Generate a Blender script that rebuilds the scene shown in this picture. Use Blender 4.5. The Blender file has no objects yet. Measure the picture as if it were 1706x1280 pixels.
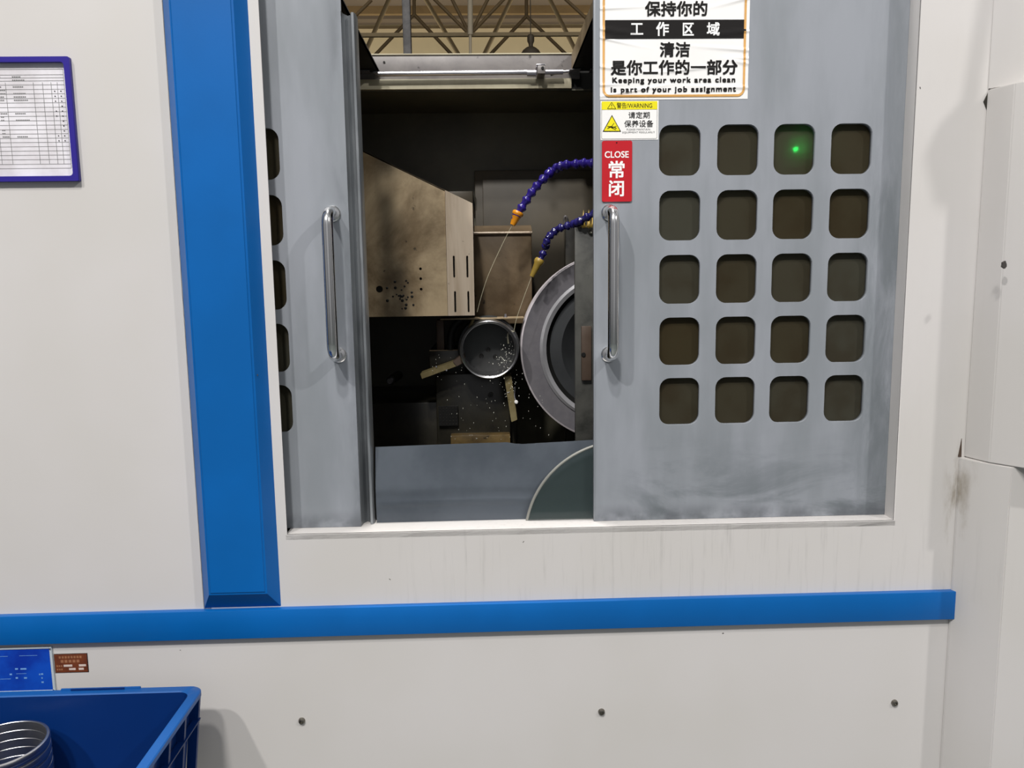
import bpy, bmesh, math, random
from math import radians, pi, sin, cos
from mathutils import Vector, Matrix

random.seed(7)
SC = bpy.context.scene
COL = SC.collection

# ------------------------------------------------------------------ camera
PITCH, YAW, ROLL, FPX = radians(7.559), radians(1.716), radians(0.802), 1300.0
_fw = Vector((sin(YAW) * cos(PITCH), cos(YAW) * cos(PITCH), -sin(PITCH)))
_rt = Vector((cos(YAW), -sin(YAW), 0))
_dn = _fw.cross(_rt)
CX = _rt * cos(ROLL) + _dn * sin(ROLL)
CY = _dn * cos(ROLL) - _rt * sin(ROLL)
CAM = Vector((0, -1.5, 1.5))
cd = bpy.data.cameras.new('camera')
cam = bpy.data.objects.new('camera', cd)
COL.objects.link(cam)
cam.matrix_world = Matrix(((CX.x, -CY.x, -_fw.x, CAM.x), (CX.y, -CY.y, -_fw.y, CAM.y),
                           (CX.z, -CY.z, -_fw.z, CAM.z), (0, 0, 0, 1)))
cd.sensor_fit = 'HORIZONTAL'
cd.sensor_width = 36.0
cd.lens = FPX / 1706.0 * 36.0
cd.clip_end = 200
cd.clip_start = 0.02
SC.camera = cam


def P(px, py, Y):
    """point of the plane at depth Y seen at a photograph pixel (used for measuring)"""
    d = CX * ((px - 853) / FPX) + CY * ((py - 640) / FPX) + _fw
    return CAM + d * ((Y - CAM.y) / d.y)


# ------------------------------------------------------------------ light
SC.view_settings.view_transform = 'Standard'
SC.view_settings.look = 'None'
SC.view_settings.gamma = 1
SC.view_settings.use_curve_mapping = False
SC.view_settings.exposure = -1.36

w = bpy.data.worlds.new('hall_light')
SC.world = w
w.use_nodes = True
nt = w.node_tree
bg = nt.nodes['Background']
tc = nt.nodes.new('ShaderNodeTexCoord')
sp = nt.nodes.new('ShaderNodeSeparateXYZ')
rp = nt.nodes.new('ShaderNodeValToRGB')
mp = nt.nodes.new('ShaderNodeMapRange')
mp.inputs['From Min'].default_value = -1
nt.links.new(tc.outputs['Generated'], sp.inputs[0])
nt.links.new(sp.outputs['Z'], mp.inputs['Value'])
nt.links.new(mp.outputs[0], rp.inputs[0])
rp.color_ramp.elements[0].position = 0.30
rp.color_ramp.elements[0].color = (0.13, 0.13, 0.13, 1)
rp.color_ramp.elements[1].position = 0.85
rp.color_ramp.elements[1].color = (0.80, 0.81, 0.84, 1)
e = rp.color_ramp.elements.new(0.52)
e.color = (0.52, 0.52, 0.535, 1)
# the aisle behind the viewer is the bright side of the hall, its two ends are dimmer
az = nt.nodes.new('ShaderNodeMath')
az.operation = 'ARCTAN2'
nt.links.new(sp.outputs['X'], az.inputs[0])
ng = nt.nodes.new('ShaderNodeMath')
ng.operation = 'MULTIPLY'
ng.inputs[1].default_value = -1
nt.links.new(sp.outputs['Y'], ng.inputs[0])
nt.links.new(ng.outputs[0], az.inputs[1])
ma = nt.nodes.new('ShaderNodeMapRange')
ma.inputs['From Min'].default_value = -pi
ma.inputs['From Max'].default_value = pi
nt.links.new(az.outputs[0], ma.inputs['Value'])
ra = nt.nodes.new('ShaderNodeValToRGB')
nt.links.new(ma.outputs[0], ra.inputs[0])
el = ra.color_ramp.elements
el[0].position, el[0].color = 0.0, (0.5, 0.5, 0.5, 1)
el[1].position, el[1].color = 1.0, (0.5, 0.5, 0.5, 1)
for p_, v_ in ((0.26, .42), (0.33, .5), (0.36, 1.5), (0.385, 1.5), (0.41, .8), (0.46, 1.1), (0.49, 1.75), (0.53, 1.75), (0.56, 1.0), (0.62, .8), (0.65, 1.3), (0.67, 1.3), (0.70, .5), (0.76, .42)):
    x_ = el.new(p_)
    x_.color = (v_, v_, v_, 1)
mm = nt.nodes.new('ShaderNodeMix')
mm.data_type = 'RGBA'
mm.blend_type = 'MULTIPLY'
mm.inputs[0].default_value = 1.0
nt.links.new(rp.outputs[0], mm.inputs[6])
nt.links.new(ra.outputs[0], mm.inputs[7])
nt.links.new(mm.outputs[2], bg.inputs[0])
bg.inputs[1].default_value = 0.95


def lamp(name, loc, target, power, size, col=(1, 0.97, 0.93)):
    l = bpy.data.lights.new(name, 'AREA')
    l.shape = 'DISK'
    l.size = size
    l.energy = power
    l.color = col
    o = bpy.data.objects.new(name, l)
    COL.objects.link(o)
    o.location = loc
    o.rotation_euler = (Vector(target) - Vector(loc)).to_track_quat('-Z', 'Y').to_euler()
    return o


lamp('hall_lamp_light', (-3.0, -5.0, 6.9), (0, 0, 1.3), 600, 0.25)
lamp('hall_lamp_light', (-0.9, -5.2, 7.0), (0.1, 0, 1.3), 560, 0.50)
lamp('hall_lamp_light', (-0.6, -3.4, 6.4), (-0.3, 0, 1.2), 330, 0.30)
lamp('hall_lamp_light', (4.4, -3.6, 5.6), (0.9, 0, 1.5), 360, 0.20)
lamp('hall_lamp_light', (-0.1, 0.35, 6.8), (-0.05, 0.4, 1.3), 520, 0.40)
lamp('hall_lamp_light', (-5.0, 25.0, 5.0), (-2.5, 30, 9.6), 730, 2.5, (1, 0.95, 0.86))
lamp('hall_lamp_light', (5.0, 25.0, 5.0), (2.5, 30, 9.6), 730, 2.5, (1, 0.95, 0.86))


# ------------------------------------------------------------------ materials
def lin(c):
    o = []
    for v in c:
        v = v / 255.0
        o.append(v / 12.92 if v <= 0.04045 else ((v + 0.055) / 1.055) ** 2.4)
    return (*o, 1.0)


class NT:
    def __init__(self, name):
        self.m = bpy.data.materials.new(name)
        self.m.use_nodes = True
        self.t = self.m.node_tree
        self.b = self.t.nodes['Principled BSDF']

    def n(self, typ, **kw):
        x = self.t.nodes.new(typ)
        for k, v in kw.items():
            setattr(x, k, v)
        return x

    def l(self, a, b):
        self.t.links.new(a, b)

    def val(self, sock, v):
        if hasattr(v, 'is_output') or isinstance(v, bpy.types.NodeSocket):
            self.l(v, sock)
        else:
            sock.default_value = v

    def pos(self):
        g = self.n('ShaderNodeNewGeometry')
        return g.outputs['Position']

    def noise(self, scale, detail=4, rough=0.55, stretch=(1, 1, 1), vec=None, dist=0.0):
        mpg = self.n('ShaderNodeMapping')
        mpg.inputs['Scale'].default_value = stretch
        self.l(vec or self.pos(), mpg.inputs['Vector'])
        t = self.n('ShaderNodeTexNoise')
        t.inputs['Scale'].default_value = scale
        t.inputs['Detail'].default_value = detail
        t.inputs['Roughness'].default_value = rough
        t.inputs['Distortion'].default_value = dist
        self.l(mpg.outputs[0], t.inputs['Vector'])
        return t.outputs['Fac']

    def ramp(self, fac, lo, hi, a=0.0, b=1.0):
        m = self.n('ShaderNodeMapRange', interpolation_type='SMOOTHSTEP')
        self.l(fac, m.inputs['Value'])
        for k, v in (('From Min', lo), ('From Max', hi), ('To Min', a), ('To Max', b)):
            m.inputs[k].default_value = v
        return m.outputs[0]

    def math(self, op, a, b):
        m = self.n('ShaderNodeMath', operation=op)
        self.val(m.inputs[0], a)
        self.val(m.inputs[1], b)
        return m.outputs[0]

    def mix(self, fac, a, b):
        m = self.n('ShaderNodeMix', data_type='RGBA')
        self.val(m.inputs[0], fac)
        self.val(m.inputs[6], a)
        self.val(m.inputs[7], b)
        return m.outputs[2]

    def axis(self, i):
        s = self.n('ShaderNodeSeparateXYZ')
        self.l(self.pos(), s.inputs[0])
        return s.outputs[i]

    def bump(self, h, strength=0.1, dist=0.002):
        b = self.n('ShaderNodeBump')
        b.inputs['Strength'].default_value = strength
        b.inputs['Distance'].default_value = dist
        self.l(h, b.inputs['Height'])
        self.l(b.outputs[0], self.b.inputs['Normal'])

    def fin(self, col, rough=0.5, metal=0.0, spec=0.5):
        self.val(self.b.inputs['Base Color'], col)
        self.val(self.b.inputs['Roughness'], rough)
        self.b.inputs['Metallic'].default_value = metal
        self.b.inputs['Specular IOR Level'].default_value = spec
        return self.m


def simple(name, c, rough=0.5, metal=0.0, var=0.12, scale=9.0, spec=0.5, c2=None, stretch=(1, 1, 1), bump=0.0):
    t = NT(name)
    f = t.noise(scale, 5, 0.6, stretch)
    a = lin(c)
    b = lin(c2) if c2 else tuple(v * (1 - var * 2) for v in a[:3]) + (1,)
    col = t.mix(t.ramp(f, 0.35, 0.68), a, b)
    if bump:
        t.bump(f, bump)
    return t.fin(col, rough, metal, spec)


def m_cream():
    t = NT('cream_paint')
    base = t.mix(t.ramp(t.noise(2.2, 3), 0.3, 0.7), lin((207, 204, 203)), lin((202, 199, 196)))
    streak = t.ramp(t.noise(9, 5, 0.65, (9, 9, 0.5)), 0.50, 0.80, 0, 0.34)
    z, x = t.axis(2), t.axis(0)
    band = t.math('MULTIPLY', t.ramp(z, 0.845, 0.93, 1.0, 0.15), t.ramp(z, 0.84, 0.86))
    band2 = t.math('MULTIPLY', t.ramp(z, 0.99, 1.06, 1.0, 0.0), t.ramp(z, 0.84, 0.86))
    inx = t.math('MULTIPLY', t.ramp(x, -0.3, -0.05), t.ramp(x, 0.75, 0.95, 1.0, 0.4))
    d = t.math('MULTIPLY', t.math('MULTIPLY', streak, t.math('MAXIMUM', band, band2)), inx)
    col = t.mix(d, base, lin((140, 138, 136)))
    # rusty, oily corner where the cabinet seam meets the frame
    seam = t.math('MULTIPLY', t.ramp(t.math('ABSOLUTE', t.math('SUBTRACT', x, 0.932), 0), 0.0, 0.03, 1, 0), t.ramp(t.noise(14, 5, 0.6, (2, 1, .5)), 0.5, 0.75, 0, 0.8))
    seam = t.math('MULTIPLY', seam, t.math('MULTIPLY', t.ramp(z, 1.22, 1.12), t.ramp(z, 0.80, 0.84)))
    col = t.mix(seam, col, lin((122, 108, 84)))
    # specks and chips
    sp_ = t.ramp(t.noise(70, 2, 0.5), 0.80, 0.83, 0, 0.7)
    col = t.mix(sp_, col, lin((95, 92, 88)))
    t.bump(t.noise(420, 2), 0.05, 0.0006)
    return t.fin(col, 0.42, 0, 0.35)


def m_door():
    t = NT('grey_door_paint')
    base = t.mix(t.ramp(t.noise(3.5, 4, 0.6, (3, 3, 0.7)), 0.3, 0.7), lin((150, 154, 162)), lin((134, 139, 145)))
    x, z = t.axis(0), t.axis(2)
    # handled, scuffed lower part of the right-hand door and its far edge
    low = t.math('MULTIPLY', t.ramp(z, 1.02, 1.22, 1.0, 0.0), t.ramp(x, 0.22, 0.36))
    edge = t.math('MULTIPLY', t.ramp(x, 0.69, 0.815), t.ramp(z, 1.78, 1.60, 0.3, 0.9))
    smear = t.ramp(t.noise(3.2, 6, 0.65, (1, 1, 3.2), dist=0.6), 0.44, 0.62)
    smear2 = t.ramp(t.noise(5.5, 6, 0.65, (4, 4, .8), dist=0.4), 0.36, 0.62)
    d = t.math('MAXIMUM', t.math('MULTIPLY', low, smear), t.math('MULTIPLY', edge, smear2))
    col = t.mix(t.math('MULTIPLY', d, 0.62), base, lin((86, 94, 98)))
    # dark oily line along the bottom edge
    foot = t.math('MULTIPLY', t.ramp(z, 1.012, 1.05, 0.75, 0.0), t.ramp(t.noise(5, 4, .6, (2, 1, 2)), 0.35, 0.6))
    col = t.mix(foot, col, lin((78, 82, 88)))
    # worn strip beside the leading edge of the left-hand door
    worn = t.math('MULTIPLY', t.ramp(t.math('ABSOLUTE', t.math('ADD', x, 0.268), 0), 0.0, 0.035, 1, 0), t.ramp(t.noise(6, 5, .6, (2, 1, .6)), 0.4, 0.65, 0, 0.55))
    col = t.mix(worn, col, lin((88, 92, 98)))
    t.bump(t.noise(300, 2), 0.04, 0.0006)
    return t.fin(col, 0.40, 0.0, 0.45)


def m_blue(name, c):
    t = NT(name)
    f = t.noise(3, 4)
    col = t.mix(t.ramp(f, .3, .7), lin(c), lin(tuple(int(v * .93) for v in c)))
    t.bump(t.noise(260, 2), 0.06, 0.0008)
    return t.fin(col, 0.38, 0, 0.32)


def m_steel(name, c, c2, rough=0.38, scale=4.0, metal=0.55, stretch=(1, 1, 1)):
    t = NT(name)
    f = t.ramp(t.noise(scale, 6, 0.65, stretch, dist=.4), 0.34, 0.66)
    col = t.mix(f, lin(c), lin(c2))
    spots = t.ramp(t.noise(38, 3, 0.6), 0.66, 0.74, 0, 0.8)
    col = t.mix(spots, col, lin(tuple(int(v * .35) for v in c2)))
    return t.fin(col, rough, metal, 0.5)


def m_pane():
    t = NT('smoked_window_film')
    oi = t.n('ShaderNodeObjectInfo')
    col = t.mix(oi.outputs['Random'], lin((76, 67, 46)), lin((88, 87, 76)))
    col = t.mix(t.ramp(t.noise(9, 4), .4, .7, 0, .5), col, lin((62, 48, 28)))
    t.b.inputs['Transmission Weight'].default_value = 0.45
    t.b.inputs['IOR'].default_value = 1.25
    t.fin(col, 0.46, 0, 0.3)
    tr = t.n('ShaderNodeBsdfTranslucent')
    tr.inputs['Color'].default_value = lin((150, 150, 130))
    mx = t.n('ShaderNodeMixShader')
    mx.inputs[0].default_value = 0.22
    t.l(t.b.outputs[0], mx.inputs[1])
    t.l(tr.outputs[0], mx.inputs[2])
    t.l(mx.outputs[0], t.t.nodes['Material Output'].inputs['Surface'])
    return t.m


def m_glass(name, c, alpha, rough):
    t = NT(name)
    t.b.inputs['Alpha'].default_value = alpha
    return t.fin(lin(c), rough, 0, 0.5)


def m_emit(name, c, s):
    t = NT(name)
    t.b.inputs['Emission Color'].default_value = lin(c)
    t.b.inputs['Emission Strength'].default_value = s
    return t.fin(lin(c), .4)


M = dict(
    cream=m_cream(), door=m_door(),
    blue=m_blue('blue_paint', (4, 98, 176)), crate=m_blue('blue_plastic', (4, 44, 106)), craterim=m_blue('lit_blue_plastic', (22, 88, 160)),  # crate rim: same plastic, overhead light on it put into the lighter blue
    chrome=simple('polished_steel', (236, 236, 236), 0.16, 1.0, 0.05, 5),
    dark=simple('oily_dark_paint', (92, 89, 74), 0.45, 0, .25, 3.0, 0.5, c2=(70, 68, 57)),
    black=simple('black_plate', (26, 26, 25), 0.55, 0, .15, 4, .3),
    hatch=simple('dark_hatch_paint', (84, 77, 64), 0.45, 0, .2, 3, .4, c2=(64, 58, 48)),
    guard=m_steel('stained_sheet_steel', (184, 164, 132), (112, 94, 68), 0.42, 4.5, .12),
    guard2=m_steel('brushed_sheet_steel', (202, 186, 166), (176, 158, 136), 0.36, 5.0, .12, (6, 6, .5)),
    box=m_steel('grimy_box_steel', (116, 99, 76), (80, 64, 43), 0.45, 4, .12),
    rail=m_steel('grey_rail_paint', (128, 124, 122), (108, 104, 104), 0.45, 7, .1),
    rod=simple('plated_rod', (200, 198, 204), 0.25, .9, .06, 8),
    lip=simple('cream_lip_paint', (196, 190, 166), .5, 0, .08, 6, c2=(166, 158, 136)),
    wheel=simple('abrasive_grey', (106, 104, 108), 0.8, 0, .05, 40, .1, c2=(99, 97, 102)),
    wheelrim=simple('abrasive_edge', (186, 180, 184), 0.7, 0, .05, 30, .2),
    flange=simple('dark_flange', (66, 68, 70), 0.35, .3, .15, 6),
    flange2=simple('light_flange_ring', (160, 160, 164), 0.4, .3, .1, 6),
    plate=m_steel('blotched_plate', (84, 84, 80), (46, 47, 45), 0.4, 6.0, .2),
    brown=simple('rusty_brown', (84, 70, 60), 0.55, .1, .2, 8, c2=(70, 54, 42)),
    bar=m_steel('wet_brass_bar', (150, 138, 100), (116, 104, 70), 0.38, 9, .25),
    ochre=m_steel('ochre_plate', (126, 104, 62), (82, 66, 40), 0.45, 8, .1),
    workblk=m_steel('wet_cast_block', (52, 49, 40), (33, 32, 28), 0.28, 7, .1),
    face=m_steel('wet_face_plate', (52, 52, 52), (36, 40, 40), 0.5, 6, .0),
    ring=simple('turned_steel', (202, 202, 204), 0.28, 1.0, .06, 40, stretch=(.1, .1, 3)),
    hose=simple('violet_blue_plastic', (48, 35, 130), 0.25, 0, .1, 12),
    hose2=simple('wet_dark_blue_plastic', (36, 32, 96), 0.22, 0, .15, 12),
    orange=simple('orange_plastic', (232, 150, 30), 0.35, 0, .1, 12),
    ochren=simple('soiled_yellow_plastic', (168, 140, 62), 0.4, 0, .15, 14),
    red=simple('red_plate', (190, 26, 38), 0.3, 0, .06, 5),
    white=simple('white_vinyl', (244, 243, 242), 0.35, 0, .015, 8),
    ink=simple('black_ink', (30, 28, 28), 0.65, 0, .03, 8, .15),
    inkgrey=simple('grey_ink', (120, 120, 120), 0.5, 0, .03, 8),
    inkw=simple('white_ink', (244, 244, 244), 0.45, 0, .02, 8),
    oborder=simple('orange_ink', (224, 170, 96), 0.45, 0, .08, 30),
    yellow=simple('yellow_ink', (240, 228, 20), 0.4, 0, .03, 6),
    purple=m_blue('violet_frame_plastic', (48, 38, 140)),
    paper=simple('soiled_paper', (232, 230, 236), 0.6, 0, .03, 9, .3, c2=(206, 202, 206)),
    card=simple('blue_card', (20, 78, 190), 0.3, 0, .1, 12, c2=(16, 52, 158)),
    clear=m_glass('clear_plastic_edge', (208, 220, 228), 0.75, .2),
    cardink=simple('pale_blue_print', (120, 170, 226), .4, 0, .1, 9),
    name=simple('brown_nameplate', (120, 62, 34), .45, .1, .2, 40, c2=(100, 50, 32)),
    nameink=simple('nameplate_print', (160, 108, 76), .5, 0, .1, 20),
    namepale=simple('nameplate_field', (214, 196, 186), .5, 0, .1, 20),
    pane=m_pane(),
    splash=simple('blue_grey_splash_sheet', (112, 120, 130), 0.26, 0, .10, 5, .6, c2=(94, 102, 112)),
    disc=m_glass('smoked_clear_disc', (58, 70, 70), 0.55, .12),
    discrim=simple('pale_disc_rim', (136, 136, 130), .35, 0, .08, 8),
    stream=m_glass('coolant_water', (214, 208, 180), 0.28, .08),
    drop=simple('coolant_drop', (200, 200, 190), .1, 0, .05, 9, .8),
    bolt=simple('dark_bolt_steel', (130, 126, 118), .3, .9, .1, 30),
    hall=simple('beige_hall_wall', (206, 190, 152), .8, 0, .05, .3),
    hall2=simple('pale_wall_band', (220, 200, 160), .8, 0, .05, .3),
    roof=simple('brown_roof_deck', (120, 106, 88), .8, 0, .05, .4),
    truss=simple('truss_paint', (136, 112, 74), .6, 0, .1, 1),
    truss2=simple('pale_truss_paint', (170, 148, 108), .6, 0, .1, 1),
    whitepipe=simple('white_pipe', (222, 206, 176), .5, 0, .05, 1),
    post=m_steel('speckled_grey_post', (62, 60, 60), (40, 39, 40), .6, 26, 0),
    lampb=simple('lamp_grey', (96, 84, 66), .5, .2, .1, 2),
    floor=simple('grey_epoxy_floor', (84, 90, 88), .5, 0, .1, 1.2),
    green=m_emit('green_lens', (30, 230, 110), 420.0),
    chip=simple('paint_chip', (66, 62, 60), .6, 0, .1, 60),
)


# ------------------------------------------------------------------ builders
def mesh_obj(name, me, mat, parent=None):
    o = bpy.data.objects.new(name, me)
    COL.objects.link(o)
    if mat is not None:
        me.materials.clear()
        me.materials.append(M[mat] if isinstance(mat, str) else mat)
    if parent is not None:
        o.parent = parent
        wl = Vector((0, 0, 0))
        p = parent
        while p is not None:
            wl += p.location
            p = p.parent
        o.location = -wl
    return o


def thing(name, label, cat, loc=(0, 0, 0), group=None):
    o = bpy.data.objects.new(name, None)
    COL.objects.link(o)
    o.location = loc
    o.empty_display_size = 0.05
    o['label'] = label
    o['category'] = cat
    if group:
        o['group'] = group
    return o


def tag(o, label, cat, group=None, kind=None):
    o['label'] = label
    o['category'] = cat
    if group:
        o['group'] = group
    if kind:
        o['kind'] = kind
    return o


def fin(bm, smooth=None):
    bmesh.ops.recalc_face_normals(bm, faces=bm.faces)
    me = bpy.data.meshes.new('mesh')
    bm.to_mesh(me)
    bm.free()
    if smooth is not None:
        for p in me.polygons:
            p.use_smooth = True
        me.set_sharp_from_angle(angle=radians(smooth))
    return me


def add_box(bm, x0, x1, y0, y1, z0, z1, bev=0.0, seg=2):
    r = bmesh.ops.create_cube(bm, size=1.0)
    vs = r['verts']
    for v in vs:
        v.co = Vector(((x0 + x1) / 2 + v.co.x * (x1 - x0), (y0 + y1) / 2 + v.co.y * (y1 - y0), (z0 + z1) / 2 + v.co.z * (z1 - z0)))
    if bev:
        es = list({e for v in vs for e in v.link_edges})
        bmesh.ops.bevel(bm, geom=es, offset=bev, segments=seg, affect='EDGES', profile=0.5)


def box(name, mat, parent, x0, x1, y0, y1, z0, z1, bev=0.0):
    bm = bmesh.new()
    add_box(bm, x0, x1, y0, y1, z0, z1, bev)
    return mesh_obj(name, fin(bm, 40 if bev else None), mat, parent)


def prism(bm, poly, axis, a, b):
    """extrude a closed polygon: axis 'Y' -> (x,z) points, 'Z' -> (x,y), 'X' -> (y,z)"""
    def mk(p, t):
        return {'Y': (p[0], t, p[1]), 'Z': (p[0], p[1], t), 'X': (t, p[0], p[1])}[axis]
    A = [bm.verts.new(mk(p, a)) for p in poly]
    B = [bm.verts.new(mk(p, b)) for p in poly]
    n = len(poly)
    bm.faces.new(A)
    bm.faces.new(B[::-1])
    for i in range(n):
        bm.faces.new((A[i], A[(i + 1) % n], B[(i + 1) % n], B[i]))


def rrect(cx, cz, w, h, r, n=6):
    pts = []
    for sx, sz, a0 in ((1, 1, 0), (-1, 1, 90), (-1, -1, 180), (1, -1, 270)):
        for k in range(n + 1):
            a = radians(a0 + 90 * k / n)
            pts.append((cx + sx * (w / 2 - r) + r * cos(a), cz + sz * (h / 2 - r) + r * sin(a)))
    return pts


def circ(cx, cz, r, n=20):
    return [(cx + r * cos(2 * pi * k / n), cz + r * sin(2 * pi * k / n)) for k in range(n)]


def plate_mesh(outer, holes, y0, y1):
    """sheet in the XZ plane, from depth y0 to y1, with cut-outs"""
    cu = bpy.data.curves.new('sheet', 'CURVE')
    cu.dimensions = '2D'
    cu.fill_mode = 'BOTH'
    cu.extrude = (y1 - y0) / 2
    for pts in [outer] + list(holes):
        s = cu.splines.new('POLY')
        s.points.add(len(pts) - 1)
        for q, p in zip(s.points, pts):
            q.co = (p[0], p[1], 0, 1)
        s.use_cyclic_u = True
    o = bpy.data.objects.new('sheet', cu)
    COL.objects.link(o)
    bpy.context.view_layer.update()
    me = bpy.data.meshes.new_from_object(o.evaluated_get(bpy.context.evaluated_depsgraph_get()))
    bpy.data.objects.remove(o)
    bpy.data.curves.remove(cu)
    ym = (y0 + y1) / 2
    for v in me.vertices:
        x, y, z = v.co
        v.co = (x, ym - z, y)
    bm = bmesh.new()
    bm.from_mesh(me)
    bmesh.ops.remove_doubles(bm, verts=bm.verts, dist=1e-6)
    bpy.data.meshes.remove(me)
    return fin(bm)


def plate(name, mat, parent, outer, holes, y0, y1):
    return mesh_obj(name, plate_mesh(outer, holes, y0, y1), mat, parent)


def frames(path):
    pts = [Vector(p) for p in path]
    T = []
    for i in range(len(pts)):
        a = pts[max(i - 1, 0)]
        b = pts[min(i + 1, len(pts) - 1)]
        T.append((b - a).normalized())
    up = Vector((0, 0, 1)) if abs(T[0].z) < 0.9 else Vector((1, 0, 0))
    n = (up - T[0] * up.dot(T[0])).normalized()
    out = []
    for i, t in enumerate(T):
        n = (n - t * n.dot(t)).normalized()
        out.append((pts[i], n, t.cross(n)))
    return out


def add_tube(bm, path, rad, n=14, caps=True, closed=False):
    fr = frames(path)
    rr = rad if isinstance(rad, (list, tuple)) else [rad] * len(path)
    rings = []
    for (c, u, v), r in zip(fr, rr):
        rings.append([bm.verts.new(c + u * (r * cos(2 * pi * k / n)) + v * (r * sin(2 * pi * k / n))) for k in range(n)])
    m = len(rings)
    for i in range(m if closed else m - 1):
        A, B = rings[i], rings[(i + 1) % m]
        for k in range(n):
            bm.faces.new((A[k], A[(k + 1) % n], B[(k + 1) % n], B[k]))
    if caps and not closed:
        bm.faces.new(rings[0])
        bm.faces.new(rings[-1][::-1])


def tube(name, mat, parent, path, rad, n=14, smooth=50):
    bm = bmesh.new()
    add_tube(bm, path, rad, n)
    return mesh_obj(name, fin(bm, smooth), mat, parent)


def smooth_path(pts, sub=6):
    P_ = [Vector(p) for p in pts]
    out = []
    for i in range(len(P_) - 1):
        p0, p1, p2, p3 = P_[max(i - 1, 0)], P_[i], P_[i + 1], P_[min(i + 2, len(P_) - 1)]
        for k in range(sub):
            t = k / sub
            out.append(0.5 * ((2 * p1) + (p2 - p0) * t + (2 * p0 - 5 * p1 + 4 * p2 - p3) * t * t + (3 * p1 - p0 - 3 * p2 + p3) * t ** 3))
    out.append(P_[-1])
    return out


def lathe(bm, prof, c, axis=Vector((0, 0, 1)), n=64, closed=True):
    """prof: (radius, height along axis) pairs, revolved round axis through c"""
    axis = Vector(axis).normalized()
    u = axis.orthogonal().normalized()
    v = axis.cross(u)
    c = Vector(c)
    rings = []
    for r, h in prof:
        if r < 1e-6:
            rings.append([bm.verts.new(c + axis * h)])
        else:
            rings.append([bm.verts.new(c + axis * h + (u * cos(2 * pi * k / n) + v * sin(2 * pi * k / n)) * r) for k in range(n)])
    m = len(rings)
    for i in range(m if closed else m - 1):
        A, B = rings[i], rings[(i + 1) % m]
        if len(A) == 1 and len(B) == 1:
            continue
        for k in range(n):
            k2 = (k + 1) % n
            if len(A) == 1:
                bm.faces.new((A[0], B[k2], B[k]))
            elif len(B) == 1:
                bm.faces.new((A[k], A[k2], B[0]))
            else:
                bm.faces.new((A[k], A[k2], B[k2], B[k]))


def lathed(name, mat, parent, prof, c, axis=(0, 0, 1), n=64, closed=True, smooth=35):
    bm = bmesh.new()
    lathe(bm, prof, c, axis, n, closed)
    return mesh_obj(name, fin(bm, smooth), mat, parent)


def add_quad(bm, x0, x1, z0, z1, y):
    bm.faces.new([bm.verts.new(p) for p in ((x0, y, z0), (x1, y, z0), (x1, y, z1), (x0, y, z1))])


def text_verts(s, spacing=1.0):
    cu = bpy.data.curves.new('txt', 'FONT')
    cu.body = s
    cu.size = 1.0
    cu.space_character = spacing
    cu.resolution_u = 4
    o = bpy.data.objects.new('txt', cu)
    COL.objects.link(o)
    bpy.context.view_layer.update()
    me = bpy.data.meshes.new_from_object(o.evaluated_get(bpy.context.evaluated_depsgraph_get()))
    bpy.data.objects.remove(o)
    bpy.data.curves.remove(cu)
    return me


def add_text(bm, s, x0, x1, z0, z1, y, bold=0.0, disp=None):
    """lettering stretched to fill a box on the plane at depth y"""
    me = text_verts(s, 1.2 if len(s) > 20 and s.isascii() else 1.0)
    xs = [v.co.x for v in me.vertices]
    ys = [v.co.y for v in me.vertices]
    a, b, c, d = min(xs), max(xs), min(ys), max(ys)
    h = bold * 0.55 * (z1 - z0)
    sh = [(0, 0)] if not bold else [(h, h), (-h, h), (h, -h), (-h, -h), (0, 0)]
    x0, x1, z0, z1 = x0 + h, x1 - h, z0 + h, z1 - h
    for n, (ox, oz) in enumerate(sh):
        vs = [bm.verts.new((ox + x0 + (v.co.x - a) / (b - a) * (x1 - x0), y - .00002 * n, oz + z0 + (v.co.y - c) / (d - c) * (z1 - z0))) for v in me.vertices]
        for p in me.polygons:
            try:
                bm.faces.new([vs[i] for i in p.vertices])
            except ValueError:
                pass
        if disp:
            for v in vs:
                v.co.y -= disp(v.co.x, v.co.z)
    bpy.data.meshes.remove(me)


def pbox(px0, py0, px1, py1, Y):
    a, b = P(px0, (py0 + py1) / 2, Y), P(px1, (py0 + py1) / 2, Y)
    c, d = P((px0 + px1) / 2, py1, Y), P((px0 + px1) / 2, py0, Y)
    return a.x, b.x, c.z, d.z


def lettering(name, mat, parent, items, Y, disp=None):
    for s, px, bold in items:
        bm = bmesh.new()
        x0, x1, z0, z1 = pbox(*px, Y)
        add_text(bm, s, x0, x1, z0, z1, Y, bold, disp)
        me = bpy.data.meshes.new('mesh')
        bm.to_mesh(me)
        bm.free()
        mesh_obj(name, me, mat, parent)


def struct(o, kind='structure'):
    o['kind'] = kind
    return o


# ------------------------------------------------------------------ the hall behind and below
struct(box('floor', 'floor', None, -8, 8, -8, 31, -0.1, 0.0))
struct(box('wall_back', 'hall', None, -30, 30, 30, 30.3, 0, 11.25))
struct(box('trim_1', 'hall2', None, -30, 30, 29.85, 30.0, P(783, 56, 29.9).z, P(783, 48, 29.9).z))
struct(box('ceiling', 'roof', None, -30, 30, 14, 30.3, 11.25, 11.5))
struct(box('trim_2', 'truss', None, -30, 30, 27.9, 28.1, 10.98, 11.25))
struct(box('trim_3', 'roof', None, -30, 30, 28.9, 29.3, 11.12, 11.25))


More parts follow.
